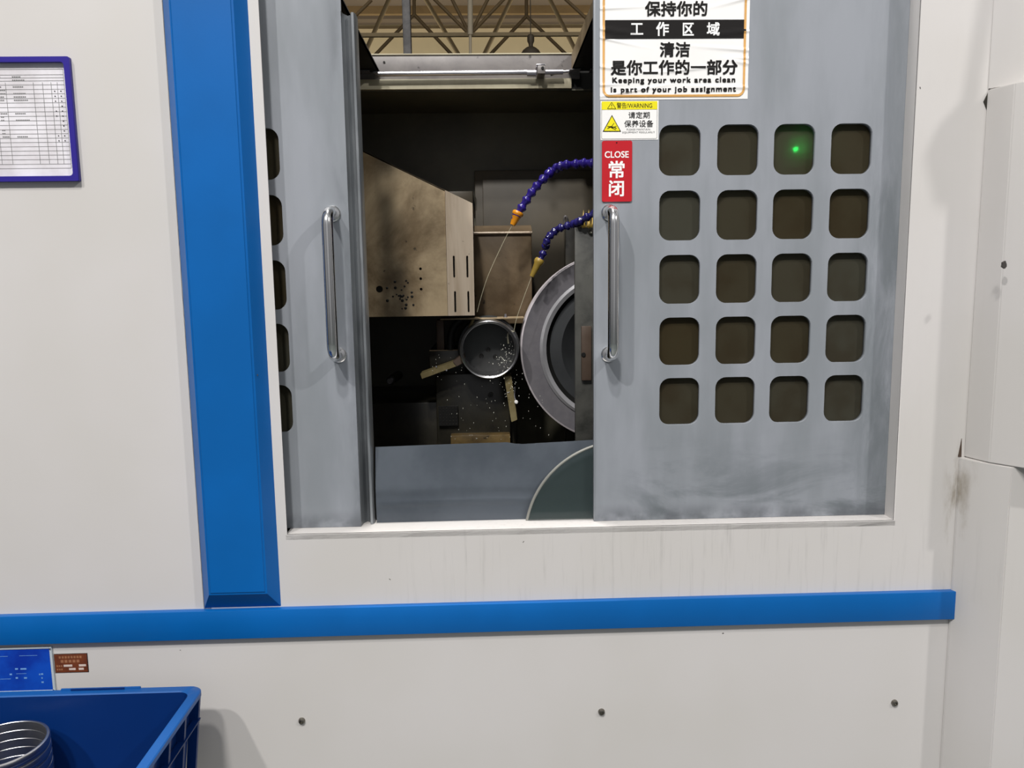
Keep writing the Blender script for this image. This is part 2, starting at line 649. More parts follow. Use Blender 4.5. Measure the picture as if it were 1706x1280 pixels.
def truss(name, label, Y, chord_py, diags, mat, r, chord=True):
    a = P(783, chord_py, Y)
    t = thing(name, label, 'roof truss', (0, Y, a.z), 'roof trusses above the machine')
    if chord:
        box('bottom_chord', 'truss2', t, -14, 14, Y - r * 1.3, Y + r * 1.3, a.z - r, a.z + r)
    for (x0, y0, x1, y1) in diags:
        tube('brace', mat, t, [P(x0, y0, Y), P(x1, y1, Y)], r, 8)
    return t


truss('roof_truss', 'roof truss whose braces meet on a chord at the white rod', 16.0, 58,
      [(690, -35, 783, 58), (876, -40, 783, 58), (718, -70, 783, 58), (848, -72, 783, 58),
       (619, 0, 560, 58), (976, 30, 1004, 58), (976, 30, 920, -22)], 'truss', 0.036)
truss('roof_truss', 'dim roof truss with inverted V braces behind the chord', 20.0, 130,
      [(690, 24, 588, 130), (690, 24, 789, 130), (877, 27, 780, 130), (877, 27, 984, 130),
       (690, 24, 690, -60), (877, 27, 877, -60)], 'truss', 0.046)
truss('roof_truss', 'pale roof truss with steep braces farthest behind the chord', 24.0, 150,
      [(668, -45, 580, 150), (683, -45, 799, 150), (880, -60, 778, 150), (886, -60, 992, 150)], 'truss2', 0.068)

c_ = P(783, 58, 15.6)
t = thing('hanger_rod', 'slim white vertical rod hanging through the roof truss chord', 'rod', (c_.x, 15.6, c_.z))
tube('upper_rod', 'whitepipe', t, [P(783, -60, 15.6), P(783.5, 58, 15.6)], 0.055, 10)
tube('lower_rod', 'whitepipe', t, [P(783.5, 58, 15.6), P(784.5, 230, 15.6)], 0.03, 10)

a, b = P(672, 60, 3.2), P(685, 60, 3.2)
t = thing('steel_post', 'speckled grey square post rising behind the open machine top', 'post', ((a.x + b.x) / 2, 3.2, 0))
box('post_shaft', 'post', t, a.x, b.x, 3.17, 3.23, 0.02, 6.5, 0.004)
box('base_flange', 'post', t, a.x - .06, b.x + .06, 3.08, 3.32, 0, 0.02)

YL = 13.5
a = P(884.5, 92, YL)
sc_ = (YL + 1.5) / 1300
t = thing('high_bay_lamp', 'dark dome pendant lamp hanging under the roof truss at right', 'lamp', tuple(a))
dome = [(17 * sc_, -4 * sc_), (16 * sc_, 2 * sc_), (13 * sc_, 7 * sc_), (8 * sc_, 11 * sc_), (4 * sc_, 13 * sc_), (3 * sc_, 13 * sc_), (7 * sc_, 10 * sc_), (12 * sc_, 5 * sc_), (15.5 * sc_, -4 * sc_)]
lathed('lamp_shade', 'lampb', t, dome, a, n=32)
lathed('ballast_housing', 'lampb', t, [(0, 12 * sc_), (3.2 * sc_, 12 * sc_), (3.6 * sc_, 17 * sc_), (5.6 * sc_, 21 * sc_), (5.6 * sc_, 29 * sc_), (4 * sc_, 31 * sc_), (0, 31 * sc_)], a, n=24, closed=False)
tube('hanging_rod', 'lampb', t, [a + Vector((0, 0, 31 * sc_)), a + Vector((0, 0, 110 * sc_))], 0.8 * sc_, 8)

# ------------------------------------------------------------------ machine housing
FX0, FX1, SZ = -0.4035, 0.813, 1.009
H = thing('grinding_machine', 'cream and blue grinding machine housing around the open working chamber', 'machine', (0, 0, 0))
box('side_panel', 'cream', H, -1.35, -0.560, 0.0, 0.004, 0.86, 2.45)
# surround of the door opening with folded returns
o_ = [(-0.575, 0.845), (0.953, 0.845), (0.953, 2.45), (-0.575, 2.45)]
plate('door_surround', 'cream', H, o_, [[(FX0, SZ), (FX1, SZ), (FX1, 2.30), (FX0, 2.30)]], 0.0, 0.004)
bm = bmesh.new()
add_box(bm, FX1, FX1 + .003, .003, .0392, SZ, 2.30)
mesh_obj('jamb_fold', fin(bm), 'cream', H)
box('sill', 'cream', H, FX0 - .003, FX1 + .003, 0.0, .085, SZ - .012, SZ, 0.0012)
# blue corner post with bevelled sides
bm = bmesh.new()
X0, X1, XI0, XI1, PY, PZ, PZI = -0.5735, -0.4225, -0.551, -0.4415, -0.030, 0.862, 0.902
q = [bm.verts.new(p) for p in ((X0, 0, PZ), (X1, 0, PZ), (X1, 0, 2.45), (X0, 0, 2.45), (XI0, PY, PZI), (XI1, PY, PZI), (XI1, PY, 2.45), (XI0, PY, 2.45))]
for f in ((0, 1, 5, 4), (1, 2, 6, 5), (2, 3, 7, 6), (3, 0, 4, 7), (4, 5, 6, 7), (0, 3, 2, 1)):
    bm.faces.new([q[i] for i in f])
bmesh.ops.bevel(bm, geom=[e for e in bm.edges if abs(e.verts[0].co.y - PY) < 1e-4 and abs(e.verts[1].co.y - PY) < 1e-4], offset=0.003, segments=3, affect='EDGES')
mesh_obj('corner_post', fin(bm, 25), 'blue', H)['label'] = 'blue bevelled post'
box('trim_strip', 'blue', H, -1.35, 0.9465, -0.013, 0.004, 0.801, 0.8605, 0.0015)['label'] = 'blue horizontal strip'
box('lower_panel', 'cream', H, -1.35, 0.94, 0.0, 0.004, 0.05, 0.802)
box('plinth', 'black', H, -1.35, 0.94, 0.03, 0.9, 0.0, 0.06)
for px, py in ((503, 1201), (1002, 1186), (1490, 1171)):
    c = P(px, py, 0)
    b_ = lathed('bolt', 'bolt', H, [(0, -.0045), (.0028, -.0045), (.0032, -.0022), (0, -.0022)][:1] + [(.0026, -.0035), (.003, -.006), (.0052, -.0052), (.0066, -.003), (.007, 0), (0, 0)], (c.x, c.y, c.z), (0, 1, 0), 20, False)
    b_['label'] = 'dark socket-head bolt'
for px, py, yy, rx_, rz_, tl in ((649.5, 965.5, 0, .0022, .0007, -.7), (1204.5, 1055.5, 0, .002, .0011, .2), (429, 625, -.0235, .0009, .0018, 0), (426.5, 633, -.0215, .0010, .0022, 0),
                              (1533, 146.5, 0, .0009, .0024, .3), (300.5, 1083.5, 0, .0013, .0007, -.3), (872, 903, 0, .0022, .0006, .7)):
    c = P(px, py, yy)
    bm = bmesh.new()
    prism(bm, [(c.x + rx_ * cos(a_) * cos(tl) - rz_ * sin(a_) * sin(tl), c.z + rx_ * cos(a_) * sin(tl) + rz_ * sin(a_) * cos(tl)) for a_ in [2 * pi * k / 9 + .3 * (k % 2) for k in range(9)]], 'Y', c.y - .0003, c.y + .0005)
    mesh_obj('paint_chip', fin(bm), 'chip', H)
# chamber (inside of the machine)
box('chamber_back', 'dark', H, -0.95, 0.95, 0.98, 0.985, 0.3, 2.10)
box('chamber_side', 'dark', H, -0.955, -0.95, 0.09, 0.98, 0.3, 2.06)
box('chamber_side', 'dark', H, 0.95, 0.955, 0.09, 0.98, 0.3, 2.06)
box('chamber_floor', 'dark', H, -0.95, 0.95, 0.09, 0.98, 0.70, 0.71)
box('outer_side', 'cream', H, -1.35, -1.345, 0.004, 1.0, 0.05, 2.45)
# roof plate with the open slot
RX0, RX1, RY1, RZ = -0.279, 0.239, 0.70, 2.06
box('roof_plate', 'black', H, -0.95, RX0, 0.09, RY1, RZ, RZ + .003)
box('roof_plate', 'black', H, RX1, 0.95, 0.09, RY1, RZ, RZ + .003)
box('rear_ceiling', 'dark', H, -0.95, 0.95, RY1 + .002, 0.98, 2.010, 2.014)
box('slot_flange', 'rail', H, RX0 - .004, RX0, 0.12, RY1, RZ, RZ + .006)
bm = bmesh.new()
prism(bm, [(0.12, RZ), (RY1, RZ), (RY1, RZ + .045), (0.12, RZ + .034)], 'X', RX1, RX1 + .003)
mesh_obj('slot_flange', fin(bm), 'guard', H)
box('rear_fascia', 'black', H, -0.95, 0.95, RY1 + .0062, RY1 + .01, 2.010, RZ + .003)
box('rear_beam', 'rail', H, -0.36, 0.262, RY1, RY1 + .006, 2.040, 2.104, 0.001)
box('beam_edge', 'lip', H, -0.36, 0.262, RY1 - .004, RY1 + .03, 2.1035, 2.1065, 0.0008)
box('beam_lip', 'lip', H, -0.345, 0.238, RY1 - .010, RY1 + .0, 2.0135, 2.0395, 0.001)
c = P(640, 104, RY1)
lathed('bolt_hole', 'black', H, [(0, -.002), (.003, -.002), (.003, 0), (0, 0)], (c.x, RY1, c.z), (0, 1, 0), 12, False)
for a0, a1, py in ((594, 616, 118), (622, 630, 121), (949, 967, 116), (983, 991, 116)):
    A, B = P(a0, py, RY1 - .03), P(a1, py, RY1 - .03)
    box('ledge', 'rod', H, A.x, B.x, RY1 - .035, RY1 - .0, A.z - .0015, A.z + .0015)
# hatch on the chamber's back wall
A, B = P(797, 292, .97), P(1010, 292, .97)
box('hatch_frame', 'hatch', H, A.x - .012, B.x + .12, 0.955, 0.98, 1.20, A.z + .012, .003)
box('rear_hatch', 'hatch', H, A.x + .012, B.x + .1, 0.945, 0.98, 1.20, A.z - .016, .003)
A, B = P(746, 320, .95), P(788, 320, .95)
box('cable_channel', 'hatch', H, A.x, B.x, .93, .98, P(770, 340, .95).z, A.z, .003)

# top guide rod with clamp
A, B = P(630, 123.5, RY1 - .03), P(938, 120, RY1 - .03)
t = thing('guide_rod', 'bright horizontal steel rod under the grey beam at the chamber top', 'rod', (A.x, A.y, A.z))
tube('rod', 'rod', t, [A, B], .0065, 16)
tube('coupling', 'rod', t, [P(878, 122, RY1 - .03), P(893, 122, RY1 - .03)], .0082, 16)
x0, x1, z0, z1 = pbox(895, 111, 908, 125, RY1 - .045)
box('clamp_block', 'rail', t, x0, x1, RY1 - .06, RY1, z0, z1, .002)
x0, x1, z0, z1 = pbox(893, 109, 908, 111, RY1 - .045)
box('clamp_cap', 'rod', t, x0, x1, RY1 - .06, RY1, z0, z1, .0008)
c = P(904, 113.5, RY1 - .06)
lathed('clamp_screw', 'black', t, [(0, -.004), (.0035, -.004), (.0042, 0), (0, 0)], c, (0, 1, 0), 12, False)
tube('threaded_end', 'rod', t, smooth_path([P(917, 125, RY1 - .02), P(930, 121, RY1 - .02), P(948, 119, RY1 - .02)], 5), .004, 10)

# ------------------------------------------------------------------ sliding doors
DY = 0.040
WZ = [1.7445, 1.6210, 1.4975, 1.3750, 1.2540]
WW, WH, WR = 0.081, 0.0955, 0.021


def handle(door, bx, zt, zb):
    r = .0108
    so = 0.058
    pts = [(bx, DY, zt)]
    for k in range(7):
        a = radians(90 * k / 6)
        pts.append((bx, DY - so + .026 - .026 * sin(a), zt - .026 + .026 * cos(a)))
    for k in range(7):
        a = radians(90 * k / 6)
        pts.append((bx, DY - so + .026 - .026 * cos(a), zb + .026 - .026 * sin(a)))
    pts.append((bx, DY, zb))
    h = tube('handle', 'chrome', door, pts, r, 24, 60)
    h['label'] = 'chrome bow handle'
    for z in (zt, zb):
        lathed('mounting_collar', 'chrome', h, [(0, -.005), (.0135, -.005), (.0155, -.003), (.0155, 0), (0, 0)], (bx, DY, z), (0, 1, 0), 28, False)


def pane(door, x, z):
    bm = bmesh.new()
    add_box(bm, x - WW / 2 - .008, x + WW / 2 + .008, DY + .012, DY + .016, z - WH / 2 - .008, z + WH / 2 + .008)
    return mesh_obj('window_pane', fin(bm), 'pane', door)


L = thing('sliding_door', 'left grey sliding door, mostly slid behind the blue post', 'door', (-0.4, DY, SZ))
L['kind'] = 'thing'
lw = -0.390 - WW / 2
outer = [(-0.80, 1.0095), (-0.264, 1.0095), (-0.264, 2.2), (-0.80, 2.2)]
plate('door_panel', 'door', L, outer, [rrect(lw, z, WW, WH, WR) for z in WZ], DY, DY + .0125)
for z in WZ:
    pane(L, lw, z)
bm = bmesh.new()
prof = [(-0.2642, DY + .0005), (-0.263, DY + .020), (-0.256, DY + .034), (-0.2505, DY + .030), (-0.2465, DY + .014), (-0.242, DY + .014), (-0.2395, DY + .022), (-0.2395, DY + .050), (-0.264, DY + .050)]
prism(bm, prof, 'Z', 1.0095, 2.004)
mesh_obj('edge_channel', fin(bm, 30), simple('worn_door_edge', (150, 154, 158), .32, .35, .2, 6, .5, c2=(104, 108, 112), stretch=(3, 3, .6)), L)['label'] = 'worn metal edge channel'
handle(L, -0.294, 1.632, 1.360)

R = thing('sliding_door', 'wide right grey sliding door with twenty small windows and stickers', 'door', (0.5, DY, SZ))
R['kind'] = 'thing'
cols = [0.3795, 0.4925, 0.6030, 0.7150]
outer = [(0.2105, 1.0095), (1.0, 1.0095), (1.0, 2.2), (0.2105, 2.2)]
plate('door_panel', 'door', R, outer, [rrect(x + (1.5 - z) * .012, z, WW, WH, WR) for z in WZ for x in cols], DY, DY + .0125)
for z in WZ:
    for x in cols:
        pane(R, x + (1.5 - z) * .012, z)
box('edge_fold', 'door', R, 0.2095, 0.2135, DY - .0008, DY + .0125, 1.0095, 2.2, .0008)
handle(R, 0.2395, 1.628, 1.352)

# green pilot lamp behind the third window of the top row
g = P(1325, 249, .074)
t = thing('pilot_lamp', 'small green lamp glowing behind a window of the top row', 'lamp', tuple(g))
lathed('lens', 'green', t, [(0, -.008), (.002, -.007), (.004, -.004), (.0045, 0), (0, 0)], g, (0, 1, 0), 20, False)
lathed('lamp_holder', 'black', t, [(0, 0), (.007, 0), (.007, .02), (0, .02)], g, (0, 1, 0), 20, False)

# ------------------------------------------------------------------ signs on the right door
SY = DY - .0006
x0, x1, z0, z1 = pbox(999.5, 2, 1247.5, 165.6, SY)
z1 = 2.10
t = thing('safety_poster', 'wrinkled white poster with orange border about keeping the work area clean', 'poster', ((x0 + x1) / 2, SY, z0))
bm = bmesh.new()
nx, nz = 150, 160
dents = [(random.uniform(x0, x1), random.choice((x0, x1, random.uniform(x0, x1))), random.uniform(z0, z1), random.uniform(-.25, .25), random.uniform(.002, .004), random.uniform(.03, .09)) for _ in range(16)]


def wrinkle(x, z):
    dy = 0.0
    for (_, cx_, cz_, sl, wd, ln) in dents:
        u = (x - cx_)
        v = (z - cz_) - sl * u
        dy += .0017 * math.exp(-(v / wd) ** 2) * math.exp(-(u / ln) ** 2)
    return dy


def ruffle(o):
    for v in o.data.vertices:
        v.co.y -= wrinkle(v.co.x, v.co.z)


gv = [[bm.verts.new((x0 + (x1 - x0) * i / nx, SY - wrinkle(x0 + (x1 - x0) * i / nx, z0 + (z1 - z0) * j / nz), z0 + (z1 - z0) * j / nz)) for i in range(nx + 1)] for j in range(nz + 1)]
for j in range(nz):
    for i in range(nx):
        bm.faces.new((gv[j][i], gv[j][i + 1], gv[j + 1][i + 1], gv[j + 1][i]))
mesh_obj('vinyl_sheet', fin(bm, 60), 'white', t)
IY = SY - .0010
bx0, bx1, bz0 = P(1004, 100, IY).x, P(1242, 100, IY).x, P(1120, 161.5, IY).z
bz1 = z1 + .012 - .02
wd = .0042
oi_ = rrect((bx0 + bx1) / 2, (bz0 + bz1) / 2, bx1 - bx0, bz1 - bz0, .014)
ii_ = rrect((bx0 + bx1) / 2, (bz0 + bz1) / 2, bx1 - bx0 - 2 * wd, bz1 - bz0 - 2 * wd, .010)
def strip_grid(bm, ax0, ax1, az0, az1, y, step=.004):
    na, nb = max(1, int((ax1 - ax0) / step)), max(1, int((az1 - az0) / step))
    g = [[bm.verts.new((ax0 + (ax1 - ax0) * i / na, y, az0 + (az1 - az0) * j / nb)) for i in range(na + 1)] for j in range(nb + 1)]
    for j in range(nb):
        for i in range(na):
            bm.faces.new((g[j][i], g[j][i + 1], g[j + 1][i + 1], g[j + 1][i]))


def dense(loop_, step=.004):
    out = []
    for p, q in zip(loop_, loop_[1:] + loop_[:1]):
        n = max(1, int(math.hypot(q[0] - p[0], q[1] - p[1]) / step))
        out += [(p[0] + (q[0] - p[0]) * k / n, p[1] + (q[1] - p[1]) * k / n) for k in range(n)]
    return out


ruffle(plate('border', 'oborder', t, dense(oi_), [dense(ii_)], IY - .0001, IY + .0001))
bb = pbox(1008, 33, 1243, 64, IY)
bm = bmesh.new()
strip_grid(bm, *bb, IY)
ruffle(mesh_obj('black_band', fin(bm, 60), 'ink', t))
lettering('band_lettering', 'inkw', t, [('工', (1050.5, 38.5, 1071.5, 58), .045), ('作', (1093, 36.5, 1114.5, 60), .045), ('区', (1137.5, 38, 1156, 59.5), .045), ('域', (1177.5, 37, 1199, 59.5), .045)], IY - .0003, wrinkle)
lettering('lettering', 'ink', t, [
    ('保持你的', (1074.5, 1.5, 1178.5, 27), .045),
    ('清洁', (1099, 70, 1149.5, 95), .045),
    ('是你工作的一部分', (1017.5, 99.5, 1229, 124.8), .045),
    ('Keeping your work area clean', (1020, 128.5, 1225, 140.5), .075),
    ('is part of your job assignment', (1017.5, 144, 1226, 156), .075)], IY, wrinkle)

x0, x1, z0, z1 = pbox(1000.5, 168, 1097, 233, SY)
t = thing('warning_sticker', 'small white and yellow maintenance warning sticker under the poster', 'sticker', ((x0 + x1) / 2, SY, z0))
box('sticker_sheet', 'white', t, x0, x1, SY, SY + .0006, z0, z1)
IY = SY - .0003
a0, a1, b0, b1 = pbox(1002, 169.5, 1095, 231.5, IY)
o1 = rrect((a0 + a1) / 2, (b0 + b1) / 2, a1 - a0, b1 - b0, .003)
o2 = rrect((a0 + a1) / 2, (b0 + b1) / 2, a1 - a0 - .0012, b1 - b0 - .0012, .0025)
plate('outline', 'inkgrey', t, o1, [o2], IY - .0001, IY + .0001)
bm = bmesh.new()
add_quad(bm, *pbox(1002.5, 168.8, 1095, 182.5, IY), IY - .0002)
mesh_obj('yellow_header', fin(bm), 'yellow', t)
bm = bmesh.new()
tri = [P(1019.5, 191.5, IY), P(1034.8, 219.5, IY), P(1004, 219.5, IY)]
cen = sum(tri, Vector()) / 3
bm.faces.new([bm.verts.new((v.x, IY - .0002, v.z)) for v in tri])
mesh_obj('hazard_triangle', fin(bm), 'ink', t)
bm = bmesh.new()
bm.faces.new([bm.verts.new((cen.x + (v.x - cen.x) * .86, IY - .0004, cen.z + (v.z - cen.z) * .86)) for v in tri])
mesh_obj('hazard_field', fin(bm), 'yellow', t)
bm = bmesh.new()
for pl, r_ in (([(1012, 214), (1018, 211), (1024, 212), (1027, 214)], .0009), ([(1014, 211), (1019, 210.5), (1023, 205)], .0006), ([(1012, 210), (1020, 213), (1027, 210)], .0006), ([(1019, 213), (1026, 216)], .0006)):
    pp = [P(x, y, IY - .0008) for x, y in pl]
    add_tube(bm, pp, r_ * .7, 6)
mesh_obj('hazard_pictogram', fin(bm), 'ink', t)
h0 = [P(1019, 170.5, IY), P(1026, 181.2, IY), P(1012, 181.2, IY)]
bm = bmesh.new()
for i in range(3):
    add_tube(bm, [Vector((h0[i].x, IY - .0004, h0[i].z)), Vector((h0[(i + 1) % 3].x, IY - .0004, h0[(i + 1) % 3].z))], .0004, 6)
mesh_obj('header_triangle', fin(bm), 'ink', t)
lettering('lettering', 'ink', t, [('!', (1018.4, 173.6, 1019.8, 180), 0), ('警告/WARNING', (1027.5, 170.8, 1086.5, 180.6), 0.004), ('请定期', (1047, 186.3, 1082.5, 197.2), .006),
                                  ('保养设备', (1040, 200.2, 1088.5, 211.8), .006)], IY - .0004)
lettering('small_lettering', 'inkgrey', t, [('PLEASE MAINTAIN', (1044, 214, 1083, 217), 0), ('EQUIPMENT REGULARLY', (1037, 218.8, 1091, 222.3), 0)], IY - .0004)

x0, x1, z0, z1 = pbox(1003, 234.5, 1053, 336, DY - .003)
t = thing('close_sign', 'red plate lettered CLOSE above the right door handle', 'sign', ((x0 + x1) / 2, DY - .003, z0))
plate('sign_plate', 'red', t, rrect((x0 + x1) / 2, (z0 + z1) / 2, x1 - x0, z1 - z0, .0035), [circ(P(1027, 238, DY).x, P(1027, 238.5, DY).z, .0016, 12)], DY - .003, DY - .0002)
lettering('lettering', 'inkw', t, [('CLOSE', (1007.5, 252, 1047.5, 263), .040), ('常', (1014, 268, 1040.5, 297), .040), ('闭', (1014.5, 300.5, 1039.5, 327.5), .040)], DY - .0033)

# ------------------------------------------------------------------ working chamber
# left sheet-metal guard
GY = 0.45
t = thing('sheet_metal_guard', 'large stained steel guard box with a slanted top in the chamber', 'machine guard', (-0.2, GY, 1.41))


def gp(px, py):
    v = P(px, py, GY)
    return (v.x, v.z)


zb = gp(700, 527)[1]
fx = gp(743.5, 400)[0]
rx = gp(789, 430)[0]
sl = (gp(600, 250)[1] - gp(787, 340)[1]) / (gp(600, 250)[0] - gp(787, 340)[0])
zr = gp(787, 339)[1]
zt_ = lambda x: zr + sl * (x - rx)
lx = -0.44
hl = [circ(*gp(700.5, 448), .0034, 12), circ(*gp(701, 464.5), .0034, 12), circ(*gp(701.7, 482), .0034, 12), circ(*gp(632, 482), .0085, 16)]
plate('guard_sheet', 'guard', t, [(lx, zb), (fx - .0008, zb), (fx - .0008, zt_(fx)), (lx, zt_(lx))], hl, GY, GY + .003)
slots = []
for ax, ay, ex, ey in ((754.4, 426, 758.4, 462.7), (776.6, 426, 780.6, 462.7), (756.4, 485, 760.5, 520.6), (778.6, 485, 782.4, 520.6)):
    A, B = gp(ax, ay), gp(ex, ey)
    slots.append(rrect((A[0] + B[0]) / 2, (A[1] + B[1]) / 2, abs(B[0] - A[0]), abs(A[1] - B[1]), .0028, 4))
plate('slotted_strip', 'guard2', t, [(fx, zb), (rx, zb), (rx, zt_(rx)), (fx, zt_(fx))], slots, GY - .003, GY + .003)
bm = bmesh.new()
prism(bm, [(lx, zb + .004), (rx - .002, zb + .004), (rx - .002, zt_(rx) - .003), (lx, zt_(lx) - .003)], 'Y', GY + .02, GY + .36)
mesh_obj('guard_body', fin(bm), 'hatch', t)
bm = bmesh.new()
prism(bm, [(lx, zt_(lx) - .003), (rx, zt_(rx) - .003), (rx, zt_(rx)), (lx, zt_(lx))], 'Y', GY, GY + .37)
mesh_obj('slanted_cover', fin(bm), 'guard', t)
bm = bmesh.new()
for _ in range(26):
    c = P(random.gauss(672, 12), random.gauss(492, 12), GY)
    lathe(bm, [(0, -.0012), (random.uniform(.001, .0028), -.0008), (random.uniform(.002, .004), 0), (0, 0)], (c.x, GY, c.z), (0, 1, 0), 8, False)
mesh_obj('grease_spatter', fin(bm, 60), 'black', t)['kind'] = 'stuff'

# box behind it
BY = 0.62
x0, x1, z0, z1 = pbox(789.5, 389, 886.5, 540, BY)
t = thing('housing_box', 'brownish steel box with a lipped lid behind the slotted guard', 'machine cover', ((x0 + x1) / 2, BY, z0))
box('box_body', 'box', t, x0, x1, BY, .9, z0, z1, .004)
bm = bmesh.new()
prism(bm, [(BY - .006, z1 - .002), (BY - .006, z1 + .004), (BY + .05, z1 + .024), (BY + .26, z1 + .024), (BY + .26, z1 - .002)], 'X', x0, x1 + .001)
mesh_obj('box_lid', fin(bm), 'box', t)
tube('lid_hem', 'guard2', t, [(x0, BY - .006, z1 + .001), (x1 + .001, BY - .006, z1 + .001)], .003, 10)

# grinding wheel
WY = 0.55
wc = P(1024, 580, WY)
wr = 0.2485
t = thing('grindstone', 'large grey grinding wheel beside the steel workpiece ring', 'grinding wheel', tuple(wc))
ir = 0.1955
lathed('abrasive_disc', 'wheel', t, [(ir, 0), (wr - .004, 0), (wr, .003), (wr, .06), (ir, .06)], wc, (0, 1, 0), 128)
lathed('abrasive_rim', 'wheelrim', t, [(wr - .0035, -.0012), (wr + .0008, .001), (wr + .001, .061), (wr - .003, .06)], wc, (0, 1, 0), 128)
lathed('flange_ring', 'flange2', t, [(ir - .014, -.004), (ir - .004, -.008), (ir + .003, -.003), (ir + .003, .05), (ir - .014, .05)], wc, (0, 1, 0), 128)
lathed('recess_ring', 'black', t, [(ir - .026, .016), (ir - .014, .004), (ir - .0135, .05), (ir - .026, .05)], wc, (0, 1, 0), 96)
lathed('hub_flange', 'flange', t, [(0, .004), (.09, .004), (.10, .045), (.14, .010), (ir - .025, .014), (ir - .025, .05), (0, .05)], wc, (0, 1, 0), 96, False)
lathed('spindle', 'flange', t, [(0, .06), (.06, .06), (.06, .40), (0, .40)], wc, (0, 1, 0), 32, False)

# dark guard plate in front of the wheel
GPY = 0.42
a = P(957.5, 379, GPY)
t = thing('wheel_guard', 'blotched dark steel guard plate in front of the grinding wheel', 'machine guard', (a.x, GPY, 1.0))
box('guard_plate', 'plate', t, a.x, .70, GPY, GPY + .014, 0.80, a.z, .0015)
x0, x1, z0, z1 = pbox(968, 543, 1010, 633, GPY)
box('wear_block', 'brown', t, x0, P(984.5, 590, GPY).x, GPY - .012, GPY, z0, z1, .002)
c = P(972, 591, GPY - .012)
lathed('block_screw', 'black', t, [(0, -.003), (.0048, -.003), (.0056, 0), (0, 0)], c, (0, 1, 0), 16, False)
c = P(984, 386, GPY)
lathed('plate_bolt', 'bolt', t, [(0, -.004), (.003, -.007), (.006, -.007), (.0068, 0), (0, 0)], c, (0, 1, 0), 16, False)
x0, x1, z0, z1 = pbox(988, 401, 1010, 416, GPY)
box('latch_block', 'black', t, x0, x1, GPY - .01, GPY, z0, z1, .001)
for px in (972, 981, 988):
    lathed('hose_fitting', 'ochren', t, [(0, 0), (.006, 0), (.006, .006), (.004, .011), (0, .045)], P(px, 380, GPY + .005) + Vector((0, 0, -.001)), (0, 0, 1), 14, False)
# bracket column behind the plate
x0, x1, z0, z1 = pbox(941, 372, 975, 620, .66)
t = thing('hose_bracket', 'greenish black upright bracket behind the wheel guard plate', 'bracket', (x0, .66, z1))
box('bracket_bar', 'workblk', t, x0, x1, .64, .68, .71, z1, .002)
tube('clamp_post', 'rail', t, smooth_path([P(941, 372, .655), P(940, 364, .655), P(943, 361, .655), P(946, 369, .655), P(946, 378, .655)], 4), .0035, 10)


# segmented coolant hoses
def hose(label, path, mat, nozmat, noz, r):
    t = thing('coolant_hose', label, 'coolant hose', tuple(path[0]), 'segmented coolant hoses')
    pts = smooth_path(path, 24)
    step = r * 1.72
    acc, stops = 0.0, [pts[0]]
    for a, b in zip(pts, pts[1:]):
        acc += (b - a).length
        if acc >= step:
            stops.append(b)
            acc = 0.0
    for a, b in zip(stops, stops[1:]):
        d = (b - a)
        ln = d.length
        prof = [(0, -.1 * ln), (r * .62, -.1 * ln), (r * .74, .12 * ln), (r * .98, .22 * ln), (r * 1.02, .36 * ln), (r * .90, .5 * ln), (r * .66, .72 * ln), (r * .60, 1.0 * ln), (0, 1.0 * ln)]
        lathed('hose_segment', mat, t, prof, a, -d, 18, False, 60).location  # rounded ball joint
    n0, n1 = noz
    d = (n1 - n0)
    ln = d.length
    nz_ = lathed('nozzle', nozmat, t, [(0, -.02 * ln), (r * .95, -.02 * ln), (r * 1.18, .06 * ln), (r * 1.18, .2 * ln), (r * .92, .3 * ln), (r * .55, ln), (r * .3, ln), (r * .3, .8 * ln), (0, .8 * ln)], n0, d, 20, False, 45)
    nz_['label'] = 'tapered nozzle'
    return t


HY = 0.50
up = [P(864, 354, HY), P(874, 339, HY), P(886, 321, HY), P(900, 304, HY + .004), P(913, 291, HY + .01), P(926, 281, HY + .045), P(944, 275, HY + .01), P(966, 273, HY), P(992, 273, HY - .02), P(1040, 285, HY - .04), P(1090, 330, HY - .03), P(1120, 400, HY - .02)]
hose('upper violet coolant hose arching to an orange nozzle', up, 'hose', 'orange', (P(864, 353, HY), P(854, 375, HY)), .0122)
lo = [P(901, 431, HY - .02), P(906, 419, HY - .02), P(910, 408, HY - .02), P(915, 396, HY - .040), P(925, 386, HY - .026), P(940, 378, HY - .04), P(955, 374, HY - .055), P(972, 366, HY - .10), P(992, 355, HY - .11), P(1030, 342, HY - .11), P(1070, 360, HY - .10), P(1085, 430, HY - .095)]
hose('lower dark blue coolant hose curving down to a soiled yellow nozzle', lo, 'hose2', 'ochren', (P(900, 432, HY - .02), P(886, 461, HY - .02)), .0108)

# work head with its ring
RYF = 0.48
rc = P(814.5, 583, RYF)
rr = 0.0755
t = thing('steel_ring', 'shiny steel workpiece ring clamped in the chamber beside the grinding wheel', 'ring', tuple(rc))
lathed('ring_body', 'ring', t, [(rr - .0085, .002), (rr - .006, -.001), (rr - .003, -.002), (rr - .001, 0), (rr, .004), (rr, .075), (rr - .009, .075), (rr - .009, .004)], rc, (0, 1, 0), 96)

